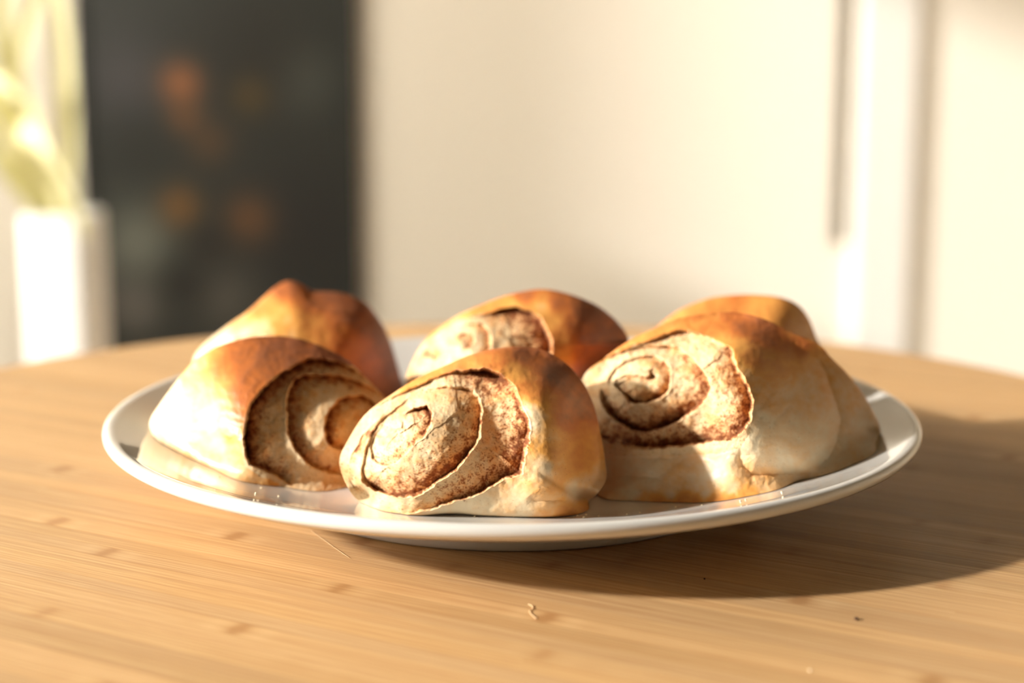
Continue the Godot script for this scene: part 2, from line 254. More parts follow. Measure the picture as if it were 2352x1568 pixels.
func lathe(profile: PackedVector2Array, n: int, square := 0.0) -> Mesh:
	# square > 2 turns the round section into a rounded square
	# profile runs from the top middle outwards and down round to the bottom
	var v := PackedVector3Array()
	var nn := PackedVector3Array()
	var idx := PackedInt32Array()
	var k := profile.size()
	for j in k:
		var a := profile[maxi(j - 1, 0)]
		var b := profile[mini(j + 1, k - 1)]
		var t := (b - a).normalized()
		for i in n + 1:
			var w := TAU * i / n
			var f := 1.0
			var q := Vector2(cos(w), sin(w))
			if square > 2.0:
				f = pow(pow(absf(q.x), square) + pow(absf(q.y), square), -1.0 / square)
				q = Vector2(signf(q.x) * pow(absf(q.x), square - 1.0), signf(q.y) * pow(absf(q.y), square - 1.0)).normalized()
			v.append(Vector3(profile[j].x * cos(w) * f, profile[j].y, profile[j].x * sin(w) * f))
			nn.append(Vector3(-t.y * q.x, t.x, -t.y * q.y).normalized())
	for j in k - 1:
		for i in n:
			var p := j * (n + 1) + i
			idx.append_array(PackedInt32Array([p, p + n + 1, p + 1, p + 1, p + n + 1, p + n + 2]))
	return raw(v, nn, PackedColorArray(), idx)


func raw(v: PackedVector3Array, n: PackedVector3Array, c: PackedColorArray, idx: PackedInt32Array, uv := PackedVector2Array()) -> ArrayMesh:
	var a := []
	a.resize(Mesh.ARRAY_MAX)
	a[Mesh.ARRAY_VERTEX] = v
	a[Mesh.ARRAY_NORMAL] = n
	if c.size():
		a[Mesh.ARRAY_COLOR] = c
	if uv.size():
		a[Mesh.ARRAY_TEX_UV] = uv
	a[Mesh.ARRAY_INDEX] = idx
	var m := ArrayMesh.new()
	m.add_surface_from_arrays(Mesh.PRIMITIVE_TRIANGLES, a)
	return m


func tube(pts: PackedVector3Array, r: float, sides := 6) -> Mesh:
	var cv := Curve3D.new()
	for i in pts.size():
		var t := (pts[mini(i + 1, pts.size() - 1)] - pts[maxi(i - 1, 0)]) / 6.0
		cv.add_point(pts[i], -t, t)
	var n := pts.size() * 6
	var v := PackedVector3Array()
	var nn := PackedVector3Array()
	var idx := PackedInt32Array()
	var length := cv.get_baked_length()
	for i in n + 1:
		var p := cv.sample_baked(length * i / n)
		var q := cv.sample_baked(minf(length, length * i / n + length * 0.01))
		var o := cv.sample_baked(maxf(0, length * i / n - length * 0.01))
		var d := (q - o).normalized()
		var s := d.cross(Vector3.UP if absf(d.y) < 0.9 else Vector3.RIGHT).normalized()
		var u := s.cross(d)
		var rr := r * (0.35 if i == 0 or i == n else 1.0)
		for j in sides:
			var w := TAU * j / sides
			v.append(p + (s * cos(w) + u * sin(w)) * rr)
			nn.append(s * cos(w) + u * sin(w))
	for i in n:
		for j in sides:
			var a := i * sides + j
			var b := i * sides + (j + 1) % sides
			idx.append_array(PackedInt32Array([a, b, a + sides, b, b + sides, a + sides]))
	return raw(v, nn, PackedColorArray(), idx)


func plain(c: Color, rough: float) -> StandardMaterial3D:
	var m := StandardMaterial3D.new()
	m.albedo_color = c
	m.roughness = rough
	return m


func noise_texture(freq: float, bump: float, size := 512, seed_ := 3) -> NoiseTexture2D:
	var n := FastNoiseLite.new()
	n.seed = seed_
	n.frequency = freq
	n.fractal_octaves = 4
	var t := NoiseTexture2D.new()
	t.width = size
	t.height = size
	t.seamless = true
	t.as_normal_map = bump > 0
	t.bump_strength = bump
	t.noise = n
	return t


# ---------------------------------------------------------------- materials

func materials() -> void:
	M.wall = plain(Color8(252, 244, 229), 0.85)
	M.wall.normal_enabled = true
	M.wall.normal_texture = noise_texture(0.03, 2.0)
	M.wall.normal_scale = 0.25
	M.wall.uv1_triplanar = true
	M.wall.uv1_world_triplanar = true
	M.wall.uv1_scale = Vector3(3, 3, 3)
	M.trim = plain(Color8(246, 243, 236), 0.45)
	M.ceiling = plain(Color8(104, 98, 90), 0.9)
	M.floor = plain(Color8(112, 84, 60), 0.5)
	M.dark_wall = plain(Color8(84, 82, 76), 0.85)
	M.china = plain(Color8(210, 207, 200), 0.08)
	M.china.metallic_specular = 0.5
	M.china.clearcoat_enabled = true
	M.china.clearcoat = 0.5
	M.china.clearcoat_roughness = 0.04
	M.pot = plain(Color8(246, 244, 238), 0.35)
	M.soil = plain(Color8(70, 52, 38), 0.95)
	M.leaf = plain(Color8(240, 233, 182), 0.55)
	M.leaf.backlight_enabled = true
	M.leaf.backlight = Color(0.5, 0.5, 0.25)
	M.leaf.cull_mode = BaseMaterial3D.CULL_DISABLED
	M.wood = plain(Color8(196, 150, 96), 0.5)
	M.crumb = plain(Color8(242, 226, 190), 0.8)
	M.dark_crumb = plain(Color8(70, 42, 26), 0.8)
	M.lint = plain(Color8(216, 186, 144), 0.8)
	M.frame = plain(Color8(44, 47, 44), 0.6)

	# dough and crust: colour comes with the mesh, fine relief from a texture
	var dough := StandardMaterial3D.new()
	dough.vertex_color_use_as_albedo = true
	dough.roughness = 0.75
	dough.metallic_specular = 0.35
	dough.normal_enabled = true
	dough.normal_texture = noise_texture(0.035, 6.0, 512, 11)
	dough.normal_scale = 0.3
	dough.uv1_triplanar = true
	dough.uv1_scale = Vector3(50, 50, 50)
	M.dough = dough
	var crust := StandardMaterial3D.new()
	crust.vertex_color_use_as_albedo = true
	crust.roughness = 0.42
	crust.metallic_specular = 0.5
	crust.normal_enabled = true
	crust.normal_texture = noise_texture(0.03, 5.0, 512, 23)
	crust.normal_scale = 0.22
	crust.uv1_triplanar = true
	crust.uv1_scale = Vector3(60, 60, 60)
	M.crust = crust

	# bamboo: one sheet of sixteen rows, a strip takes one row
	var bamboo := StandardMaterial3D.new()
	bamboo.vertex_color_use_as_albedo = true
	bamboo.albedo_texture = ImageTexture.create_from_image(bamboo_sheet())
	bamboo.roughness = 0.42
	bamboo.metallic_specular = 0.4
	M.bamboo = bamboo


func bamboo_sheet() -> Image:
	var w := 1024
	var h := 1024
	var fine := FastNoiseLite.new()
	fine.seed = 5
	fine.frequency = 0.12
	fine.fractal_octaves = 3
	var a := fine.get_image(32, h, false, false, false)
	a.resize(w, h, Image.INTERPOLATE_CUBIC)
	fine.seed = 9
	fine.frequency = 0.35
	var b := fine.get_image(96, h, false, false, false)
	b.resize(w, h, Image.INTERPOLATE_CUBIC)
	var da := a.get_data()
	var db := b.get_data()
	var rng := RandomNumberGenerator.new()
	rng.seed = 17
	var knots := []
	for r in 16:
		knots.append([rng.randf_range(0.08, 0.42), rng.randf_range(0.55, 0.95), rng.randf_range(0.8, 1.3)])
	var out := PackedByteArray()
	out.resize(w * h * 3)
	var dark := Color8(170, 126, 80)
	var light := Color8(220, 184, 134)
	var k := 0
	for y in h:
		var row := y / 64
		var v := (y % 64) / 64.0
		var k0: float = knots[row][0]
		var k1: float = knots[row][1]
		var ks: float = knots[row][2] * (1.0 if row % 2 == 0 else 0.45)
		for x in w:
			var t := 0.62 * da[k] / 255.0 + 0.38 * db[k] / 255.0
			t = clampf(0.5 + (t - 0.5) * 1.5, 0.0, 1.0)
			var u := x / float(w)
			var e := minf(absf(u - k0), absf(u - k1))
			if e < 0.05:
				var fibre := (db[k] / 255.0 - 0.35) * 1.6
				t -= ks * (exp(-e * e / 0.000012) * 0.55 + exp(-e * e / 0.0003) * maxf(0.0, fibre) * 0.5) * (1.0 - 0.6 * absf(v - 0.5))
				t += 0.16 * ks * exp(-pow(e - 0.012, 2.0) / 0.00004)
			t = clampf(t, 0.0, 1.0)
			out[k * 3] = int(255.0 * lerpf(dark.r, light.r, t))
			out[k * 3 + 1] = int(255.0 * lerpf(dark.g, light.g, t))
			out[k * 3 + 2] = int(255.0 * lerpf(dark.b, light.b, t))
			k += 1
	return Image.create_from_data(w, h, false, Image.FORMAT_RGB8, out)


# ---------------------------------------------------------------- the room

func room() -> void:
	var x0 := -1.8
	var x1 := 2.0
	var z0 := -2.2
	var z1 := 2.4
	var hi := 2.6
	var t := 0.16
	structure("floor", boxes([[Vector3(x0 - t, -0.1, z0 - 0.3), Vector3(x1 + t, 0, z1 + t)]]), M.floor)
	structure("ceiling", boxes([[Vector3(x0 - t, hi, z0 - 0.3), Vector3(x1 + t, hi + 0.1, z1 + t)]]), M.ceiling)
	# back wall with the narrow upright gap beside the casing
	structure("wall_back", boxes([
		[Vector3(x0 - t, 0, z0 - 0.12), Vector3(0.522, hi, z0)],
		[Vector3(0.552, 0, z0 - 0.12), Vector3(x1 + t, hi, z0)],
		[Vector3(0.522, 0, z0 - 0.12), Vector3(0.552, 0.50, z0)],
		[Vector3(x0 - t, 0, z0 - 0.3), Vector3(x1 + t, hi, z0 - 0.12)]]), M.wall)
	structure("trim_1", bevel_box(Vector3(0.092, hi, 0.010), 0.002), M.trim, Vector3(0.601, hi / 2, z0 + 0.005))
	structure("wall_right", boxes([[Vector3(x1, 0, z0), Vector3(x1 + t, hi, z1)]]), M.wall)
	# window wall on the left: sill 1.08, head 2.4
	var a := -1.71
	var mid := -1.2
	var low := 0.93
	var b := 0.88
	var sill := 1.22
	var head := 1.95
	structure("wall_left", boxes([
		[Vector3(x0 - t, 0, z0), Vector3(x0, hi, -2.06)],
		[Vector3(x0 - t, 0, -2.06), Vector3(x0, 0.55, -1.93)],
		[Vector3(x0 - t, head, -2.06), Vector3(x0, hi, -1.93)],
		[Vector3(x0 - t, 0, -1.93), Vector3(x0, hi, a)],
		[Vector3(x0 - t, 0, b), Vector3(x0, hi, z1)],
		[Vector3(x0 - t, 0, a), Vector3(x0, sill, mid)],
		[Vector3(x0 - t, 0, mid), Vector3(x0, low, b)],
		[Vector3(x0 - t, head, a), Vector3(x0, hi, b)]]), M.wall)
	structure("window_1", boxes([
		[Vector3(x0 - t, sill, a), Vector3(x0 - t + 0.05, head, a + 0.04)],
		[Vector3(x0 - t, low, b - 0.04), Vector3(x0 - t + 0.05, head, b)],
		[Vector3(x0 - t, low, mid), Vector3(x0 - t + 0.05, sill + 0.04, mid + 0.04)],
		[Vector3(x0 - t, sill, a + 0.04), Vector3(x0 - t + 0.05, sill + 0.04, mid)],
		[Vector3(x0 - t, low, mid + 0.04), Vector3(x0 - t + 0.05, low + 0.04, b - 0.04)],
		[Vector3(x0 - t, head - 0.04, a + 0.04), Vector3(x0 - t + 0.05, head, b - 0.04)]]), M.trim)
	structure("window_2", boxes([
		[Vector3(x0 - t, 0.55, -2.06), Vector3(x0 - t + 0.05, head, -2.05)],
		[Vector3(x0 - t, 0.55, -1.94), Vector3(x0 - t + 0.05, head, -1.93)],
		[Vector3(x0 - t, 0.55, -2.05), Vector3(x0 - t + 0.05, 0.57, -1.94)],
		[Vector3(x0 - t, head - 0.02, -2.05), Vector3(x0 - t + 0.05, head, -1.94)]]), M.trim)
	structure("wall_front", boxes([[Vector3(x0 - t, 0, z1), Vector3(x1 + t, hi, z1 + t)]]), M.dark_wall)


# ---------------------------------------------------------------- table

func table() -> void:
	var tb := thing("bamboo_table", "small round light bamboo table with fine diagonal strips under the white plate", "table", Vector3(TABLE_AT.x, 0, TABLE_AT.z))
	var wide := 0.0078
	var n := int(ceil(TABLE_R / wide))
	var rng := RandomNumberGenerator.new()
	rng.seed = 4
	var d := Vector3(cos(deg_to_rad(GRAIN)), 0, sin(deg_to_rad(GRAIN)))
	var e := Vector3(-d.z, 0, d.x)
	for k in range(-n, n):
		var o0 := maxf(k * wide + 0.00002, -TABLE_R + 0.0015)
		var o1 := minf((k + 1) * wide - 0.00002, TABLE_R - 0.0015)
		if o1 - o0 < 0.001:
			continue
		var v := PackedVector3Array()
		var nn := PackedVector3Array()
		var uv := PackedVector2Array()
		var col := PackedColorArray()
		var idx := PackedInt32Array()
		var row := rng.randi_range(0, 15)
		var shift := rng.randf()
		var flip := 1.0 if rng.randf() < 0.5 else -1.0
		var tone := rng.randf_range(0.84, 1.08)
		var warm := rng.randf_range(-0.03, 0.03)
		var tint := Color(tone, tone * (1.0 - warm * 0.5), tone * (1.0 - warm * 2.0))
		var ch := 0.00012
		# across: groove wall, chamfer, top ... top, chamfer, groove wall
		var across := [[o0, -0.004], [o0, -ch], [o0 + ch, 0.0], [lerpf(o0, o1, 0.33), 0.0], [lerpf(o0, o1, 0.67), 0.0], [o1 - ch, 0.0], [o1, -ch], [o1, -0.004]]
		for i in across.size():
			var o: float = across[i][0]
			var y: float = across[i][1]
			var half := sqrt(maxf(TABLE_R * TABLE_R - o * o, 0.0))
			var side := Vector3.UP if i > 0 and i < 7 else (-e if i < 1 else e)
			for s in 5:
				var l: float = [-half, -half + minf(0.0016, half), 0.0, half - minf(0.0016, half), half][s]
				var yy := y - (0.0016 if (s == 0 or s == 4) and y > -0.003 else 0.0)
				v.append(d * l + e * o + Vector3(0, TOP + yy, 0))
				nn.append((side + (d * signf(l) * 0.7 if s == 0 or s == 4 else Vector3.ZERO)).normalized())
				uv.append(Vector2(flip * l / 0.62 + shift, (row + 0.04 + 0.92 * (o - o0) / (o1 - o0)) / 16.0))
				col.append(tint)
		for i in across.size() - 1:
			for s in 4:
				var p := i * 5 + s
				idx.append_array(PackedInt32Array([p, p + 1, p + 5, p + 1, p + 6, p + 5]))
		var ends := v.size()
		for s in [0, 4]:
			for i in across.size():
				v.append(v[i * 5 + s])
				nn.append(d * (-1.0 if s == 0 else 1.0))
				uv.append(uv[i * 5 + s])
				col.append(tint)
		for q in 2:
			for i in range(1, across.size() - 1):
				var p := ends + q * 8
				if q == 0:
					idx.append_array(PackedInt32Array([p, p + i, p + i + 1]))
				else:
					idx.append_array(PackedInt32Array([p, p + i + 1, p + i]))
		part("bamboo_strip", raw(v, nn, col, idx, uv), M.bamboo, tb)
	var core := PackedVector2Array([Vector2(0, -0.004), Vector2(TABLE_R - 0.002, -0.004), Vector2(TABLE_R - 0.0005, -0.006), Vector2(TABLE_R - 0.0005, -0.014), Vector2(TABLE_R - 0.003, -0.018), Vector2(0, -0.018)])
	part("tabletop_core", lathe(core, 96), M.wood, tb, Vector3(0, TOP, 0))
	for i in 4:
		var w := TAU * (i + 0.5) / 4.0
		var leg := PackedVector2Array([Vector2(0, 0.702), Vector2(0.019, 0.702), Vector2(0.019, 0.69), Vector2(0.012, 0.02), Vector2(0.0115, 0.002), Vector2(0.010, 0.0), Vector2(0, 0.0)])
		part("leg", lathe(leg, 24), M.wood, tb, Vector3(0.19 * cos(w), 0, 0.19 * sin(w)))


# ---------------------------------------------------------------- plate

static func dish_y(r: float) -> float:
	return 0.008 + 0.0155 * pow(clampf((r - 0.07) / 0.058, 0.0, 1.0), 1.6)


func plate() -> void:
	var p := thing("dinner_plate", "round white glazed dinner plate with raised rim carrying the cinnamon rolls", "plate", Vector3(0, TOP, 0))
	var c := PackedVector2Array()
	for i in 41:
		c.append(Vector2(0.1285 * i / 40.0, dish_y(0.1285 * i / 40.0)))
	for q in [[0.1305, 0.0243], [0.1318, 0.0248], [0.1331, 0.0250], [0.1342, 0.0247], [0.1349, 0.0240], [0.1352, 0.0230], [0.1349, 0.0220], [0.1341, 0.0211], [0.1325, 0.0203]]:
		c.append(Vector2(q[0], q[1]))
	for i in range(1, 16):
		var r := lerpf(0.1325, 0.084, i / 15.0)
		c.append(Vector2(r, lerpf(0.0203, 0.0058, pow(i / 15.0, 0.86))))
	c.append_array(PackedVector2Array([Vector2(0.083, 0.0050), Vector2(0.0826, 0.0040), Vector2(0.076, 0.0040), Vector2(0.075, 0.0042), Vector2(0.0, 0.0042)]))
	part("dish", lathe(c, 240), M.china, p)
	var f := PackedVector2Array([Vector2(0.0746, 0.0045), Vector2(0.0828, 0.0058), Vector2(0.0826, 0.0044), Vector2(0.0815, 0.0022), Vector2(0.0806, 0.0008), Vector2(0.0796, 0.0001), Vector2(0.078, 0.0), Vector2(0.0766, 0.0003), Vector2(0.0758, 0.0012), Vector2(0.0746, 0.0045)])
	part("foot_ring", lathe(f, 200), M.china, p)


# ---------------------------------------------------------------- rolls

func rolls() -> void:
	for n in [warp, mottle, speck, crumb_noise]:
		n.noise_type = FastNoiseLite.TYPE_SIMPLEX_SMOOTH
		n.fractal_type = FastNoiseLite.FRACTAL_FBM
	warp.seed = 1
	warp.frequency = 0.22
	warp.fractal_octaves = 4
	mottle.seed = 2
	mottle.frequency = 0.11
	mottle.fractal_octaves = 3
	speck.seed = 3
	speck.frequency = 1.25
	speck.fractal_octaves = 2
	crumb_noise.seed = 4
	crumb_noise.frequency = 0.35
	crumb_noise.fractal_octaves = 3
	made.resize(ROLLS.size())
	var job := WorkerThreadPool.add_group_task(bake_roll, ROLLS.size())
	WorkerThreadPool.wait_for_group_task_completion(job)
	var labels := [
		"front cinnamon roll with large pale swirl and glossy brown crust, nearest the camera",
		"left cinnamon roll with brown hooded crust on its left and shaded swirl facing right",
		"largest cinnamon roll at right of plate with round swirl and pale creased dough side",
		"rear left cinnamon roll with knobbly dark brown top behind the left hooded roll",
		"rear middle cinnamon roll seen over the front roll, swirl at left and dark brown end",
		"rear right cinnamon roll mostly hidden, smooth golden top showing behind the largest roll"]
	for k in ROLLS.size():
		var at: Vector3 = ROLLS[k].at
		var o := thing("cinnamon_roll", labels[k], "cinnamon roll", Vector3(at.x, TOP + 0.008, at.z), "cinnamon rolls on the plate")
		var r: Dictionary = made[k]
		part("crust", r.crust, M.crust, o)
		if r.has("swirl"):
			part("swirl", r.swirl, M.dough, o)


static func smooth(a: float, b: float, x: float) -> float:
	var t := clampf((x - a) / (b - a), 0.0, 1.0)
	return t * t * (3.0 - 2.0 * t)


static func catmull(p0: float, p1: float, p2: float, p3: float, t: float) -> float:
	return 0.5 * (2.0 * p1 + (p2 - p0) * t + (2.0 * p0 - 5.0 * p1 + 4.0 * p2 - p3) * t * t + (3.0 * p1 - p0 - 3.0 * p2 + p3) * t * t * t)


# Builds one roll in the frame of its own middle: x and y across the side that shows, z out of it, all in millimetres.
func bake_roll(which: int) -> void:
	var spec: Dictionary = ROLLS[which]
	var yaw := deg_to_rad(spec.yaw)
	var lean := deg_to_rad(spec.lean)
	var n := Vector3(sin(yaw) * cos(lean), sin(lean), cos(yaw) * cos(lean))
	var ex := Vector3(n.z, 0, -n.x).normalized()
	var ey := n.cross(ex)
	var origin: Vector3 = spec.at
	var na: int = spec.around
	var nr: int = spec.rings
	var nb := 34
	var edge: float = spec.edge
	var deep: float = spec.back
	# --- outline: a closed smooth loop, resampled by angle
	var ol: Array = spec.outline
	var m := ol.size() / 3
	var lx := PackedFloat32Array()
	var ly := PackedFloat32Array()
	var lz := PackedFloat32Array()
	for i in m:
		var i0 := ((i + m - 1) % m) * 3
		var i1 := i * 3
		var i2 := ((i + 1) % m) * 3
		var i3 := ((i + 2) % m) * 3
		for s in 24:
			var t := s / 24.0
			lx.append(catmull(ol[i0], ol[i1], ol[i2], ol[i3], t))
			ly.append(catmull(ol[i0 + 1], ol[i1 + 1], ol[i2 + 1], ol[i3 + 1], t))
			lz.append(catmull(ol[i0 + 2], ol[i1 + 2], ol[i2 + 2], ol[i3 + 2], t))
	var rad := PackedFloat32Array()
	var rz := PackedFloat32Array()
	rad.resize(na)
	rz.resize(na)
	rad.fill(-1.0)
	var big := lx.size()
	for i in big:
		var j := (i + 1) % big
		var a0 := atan2(ly[i], lx[i])
		var a1 := atan2(ly[j], lx[j])
		var da := wrapf(a1 - a0, -PI, PI)
		if absf(da) < 1e-7:
			continue
		var s0 := a0 / TAU * na
		var s1 := (a0 + da) / TAU * na
		for q in range(int(ceil(minf(s0, s1))), int(floor(maxf(s0, s1))) + 1):
			var t := (q - s0) / (s1 - s0)
			var h := posmod(q, na)
			var r := Vector2(lerpf(lx[i], lx[j], t), lerpf(ly[i], ly[j], t)).length()
			if r > rad[h]:
				rad[h] = r
				rz[h] = lerpf(lz[i], lz[j], t)
	# --- relief: multiquadric through the given heights
	var rl: Array = spec.relief
	var nc := rl.size() / 3
	var cx := PackedFloat32Array()
	var cy := PackedFloat32Array()
	var cz := PackedFloat32Array()
	var mean := 0.0
	for i in nc:
		cx.append(rl[i * 3])
		cy.append(rl[i * 3 + 1])
		cz.append(rl[i * 3 + 2])
		mean += cz[i] / nc
	var mat := []
	for i in nc:
		var line := PackedFloat64Array()
		for j in nc:
			line.append(sqrt((cx[i] - cx[j]) ** 2 + (cy[i] - cy[j]) ** 2 + 200.0))
		line.append(cz[i] - mean)
		mat.append(line)
	for i in nc:
		var best := i
		for j in range(i + 1, nc):
			if absf(mat[j][i]) > absf(mat[best][i]):
				best = j
		var swap = mat[i]
		mat[i] = mat[best]
		mat[best] = swap
		for j in range(i + 1, nc):
			var fct: float = mat[j][i] / mat[i][i]
			for k in range(i, nc + 1):
				mat[j][k] -= fct * mat[i][k]
	var wt := PackedFloat64Array()
	wt.resize(nc)
	for i in range(nc - 1, -1, -1):
		var acc: float = mat[i][nc]
		for j in range(i + 1, nc):
			acc -= mat[i][j] * wt[j]
		wt[i] = acc / mat[i][i]
	# --- browning
	var bk: Array = spec.bake
	var nbk := bk.size() / 3
	var bx := PackedFloat32Array()
	var by := PackedFloat32Array()
	var bv := PackedFloat32Array()
	for i in nbk:
		bx.append(bk[i * 3])
		by.append(bk[i * 3 + 1])
		bv.append(bk[i * 3 + 2])
	# --- grooves: cut into short pieces and sorted into cells
	var seg := []            # [x0, y0, x1, y1, a0, a1, groove]
	var gp := []
	var reaches := PackedFloat32Array()
	var cell := 4.0
	var cells := {}
	for g in spec.grooves.size():
		var q: Array = spec.grooves[g][0]
		gp.append(spec.grooves[g][1])
		var reach: float = maxf(maxf(gp[g][2], gp[g][3]) * 2.8, gp[g][5] * 2.4)
		reaches.append(reach)
		var gm := q.size() / 3
		var px := PackedFloat32Array()
		var py := PackedFloat32Array()
		var pa := PackedFloat32Array()
		for i in gm - 1:
			var i0 := maxi(i - 1, 0) * 3
			var i3 := mini(i + 2, gm - 1) * 3
			var steps := maxi(1, int(Vector2(q[i * 3 + 3] - q[i * 3], q[i * 3 + 4] - q[i * 3 + 1]).length() / 1.8))
			for s in steps:
				var t := s / float(steps)
				px.append(catmull(q[i0], q[i * 3], q[i * 3 + 3], q[i3], t))
				py.append(catmull(q[i0 + 1], q[i * 3 + 1], q[i * 3 + 4], q[i3 + 1], t))
				pa.append(lerpf(q[i * 3 + 2], q[i * 3 + 5], t))
		px.append(q[gm * 3 - 3])
		py.append(q[gm * 3 - 2])
		pa.append(q[gm * 3 - 1])
		for i in px.size() - 1:
			var id := seg.size()
			seg.append([px[i], py[i], px[i + 1], py[i + 1], pa[i], pa[i + 1], g])
			for yy in range(int(floor((minf(py[i], py[i + 1]) - reach) / cell)), int(floor((maxf(py[i], py[i + 1]) + reach) / cell)) + 1):
				for xx in range(int(floor((minf(px[i], px[i + 1]) - reach) / cell)), int(floor((maxf(px[i], px[i + 1]) + reach) / cell)) + 1):
					var mid := Vector2((xx + 0.5) * cell - px[i], (yy + 0.5) * cell - py[i])
					if mid.length() > reach + cell * 1.3:
						continue
					var key := yy * 1000 + xx
					if not cells.has(key):
						cells[key] = PackedInt32Array()
					cells[key].append(id)
	var face := PackedVector2Array()
	for i in spec.face.size() / 2:
		face.append(Vector2(spec.face[i * 2], spec.face[i * 2 + 1]))
	# --- colours, linear
	var pale := Color8(214, 196, 162).srgb_to_linear()
	var gold := Color8(214, 152, 76).srgb_to_linear()
	var brown := Color8(182, 104, 50).srgb_to_linear()
	var umber := Color8(134, 80, 50).srgb_to_linear()
	var crumb := Color8(210, 185, 146).srgb_to_linear()
	var toast := Color8(206, 148, 84).srgb_to_linear()
	var tan := Color8(206, 146, 84).srgb_to_linear()
	var cinn := Color8(126, 66, 32).srgb_to_linear()
	var dark := Color8(64, 32, 22).srgb_to_linear()
	var total := (nr + nb) * na
	var v := PackedVector3Array()
	var col := PackedColorArray()
	var inside := PackedByteArray()
	v.resize(total)
	col.resize(total)
	inside.resize(total)
	var shift := Vector3(origin.x, 0.008, origin.z)
	var ox := which * 37.0
	for i in nr + nb:
		var front := i < nr
		var s := 1.0 - pow(1.0 - i / float(nr - 1), 1.4) if front else 1.0
		var e := sqrt(maxf(0.0, 1.0 - pow(s, edge)))
		var ang := (i - nr + 1) / float(nb) * PI * 0.5 if not front else 0.0
		var shrink := pow(maxf(0.0, cos(ang)), 0.8) if not front else 1.0
		for j in na:
			var th := TAU * j / na
			var x := rad[j] * cos(th) * s * shrink
			var y := rad[j] * sin(th) * s * shrink
			var z := 0.0
			var id := i * na + j
			# jagged lookup place
			var wx := x + warp.get_noise_2d(x + ox, y) * 0.55
			var wy := y + warp.get_noise_2d(x + ox + 100.0, y) * 0.55
			var cin := 0.0
			var cut := 0.0
			var lip := 0.0
			if front:
				z = mean
				for k in nc:
					z += wt[k] * sqrt((x - cx[k]) * (x - cx[k]) + (y - cy[k]) * (y - cy[k]) + 200.0)
				var rise := z - rz[j] * s
				z = rz[j] * s + 0.5 * (rise + sqrt(rise * rise + 4.0)) * e
				var key := int(floor(wy / cell)) * 1000 + int(floor(wx / cell))
				if cells.has(key):
					var list: PackedInt32Array = cells[key]
					var now := -1
					var near := 1e9
					var sd := 0.0
					var am := 0.0
					for c in list.size() + 1:
						var sg = seg[list[c]] if c < list.size() else null
						if sg == null or sg[6] != now:
							if now >= 0 and am > 0.0:
								var p: Array = gp[now]
								var t := smooth(-0.4, 0.4, sd)
								var fade := maxf(0.0, 1.0 - near / (reaches[now] * reaches[now]))
								cut += fade * am * (t * p[0] * exp(-maxf(sd, 0.0) / p[2]) - (1.0 - t) * p[1] * exp(-maxf(-sd, 0.0) / p[3]))
								lip = maxf(lip, t * minf(am, 1.0) * exp(-maxf(sd, 0.0) / 2.4) * (1.0 if p[4] > 0.0 else 0.0))
								var cs: float = p[4]
								if cs > 0.0:
									cin = maxf(cin, cs * minf(am, 1.2) * (exp(-pow(maxf(-sd, 0.0) / float(p[5]), 1.15)) * (1.0 - t) + t * exp(-maxf(sd, 0.0) / 0.7) * 0.7))
							if sg == null:
								break
							now = sg[6]
							near = 1e9
						var dx: float = sg[2] - sg[0]
						var dy: float = sg[3] - sg[1]
						var rx: float = wx - sg[0]
						var ry: float = wy - sg[1]
						var u := clampf((rx * dx + ry * dy) / (dx * dx + dy * dy + 1e-9), 0.0, 1.0)
						var qx := rx - u * dx
						var qy := ry - u * dy
						var dd := qx * qx + qy * qy
						if dd < near:
							near = dd
							sd = sqrt(dd) * (1.0 if dx * ry - dy * rx > 0.0 else -1.0)
							am = lerpf(sg[4], sg[5], u)
				z += cut * (0.25 + 0.75 * e)
			else:
				z = rz[j] * cos(ang) - deep * sin(ang)
			# --- surface kind and colour
			var is_face := front and face.size() > 2 and Geometry2D.is_point_in_polygon(Vector2(wx, wy), face)
			inside[id] = 1 if is_face else 0
			var mo := mottle.get_noise_2d(x + ox, y)
			var cn := crumb_noise.get_noise_2d(x + ox, y + 40.0)
			var c: Color
			if is_face:
				c = crumb.lerp(toast, clampf(0.22 + mo * 0.9 + cn * 0.35, 0.0, 0.7) * (1.0 - lip))
				z += cn * 0.16 + mo * 0.6
			else:
				var num := 0.0
				var den := 0.0
				for k in nbk:
					var w := 1.0 / ((x - bx[k]) * (x - bx[k]) + (y - by[k]) * (y - by[k]) + 1.5)
					w = pow(w, 1.6)
					num += w * bv[k]
					den += w
				var b := clampf(num / den + mo * 0.13 + cn * 0.08 + (0.0 if front else sin(ang) * 0.25), 0.0, 1.0)
				if b < 0.4:
					c = pale.lerp(gold, b / 0.4)
				elif b < 0.75:
					c = gold.lerp(brown, (b - 0.4) / 0.35)
				else:
					c = brown.lerp(umber, (b - 0.75) / 0.25)
				z += mo * 0.32 + cn * 0.08
			var sp := speck.get_noise_2d(x + ox, y + 7.0)
			if is_face or cin > 0.05:
				var lots := mottle.get_noise_2d(x * 2.2 + 300.0 + ox, y * 2.2)
				c = c.lerp(tan, smooth(0.12, 0.85, cin + cn * 0.35) * 0.6)
				c = c.lerp(cinn, smooth(0.50, 0.95, cin * 0.95 + cn * 0.5 + lots * 0.35 + sp * 0.36) * 0.85)
				c = c.lerp(dark, smooth(0.85, 1.25, cin + cn * 0.6 + sp * 0.3) * 0.5)
				if is_face:
					var from := 0.50 - 0.36 * cin - 0.30 * lots
					c = c.lerp(cinn, smooth(from, from + 0.09, sp) * 0.78 * (1.0 - 0.8 * lip))
			elif front:
				c = c.lerp(cinn, smooth(0.64, 0.74, sp) * 0.5)
			col[id] = c
			# --- into place, resting on the plate
			var pnt := origin + (ex * x + ey * y + n * z) * 0.001
			var low := dish_y(Vector2(pnt.x, pnt.z).length()) + 0.0002
			if pnt.y < low:
				pnt.y = low
			v[id] = pnt - shift
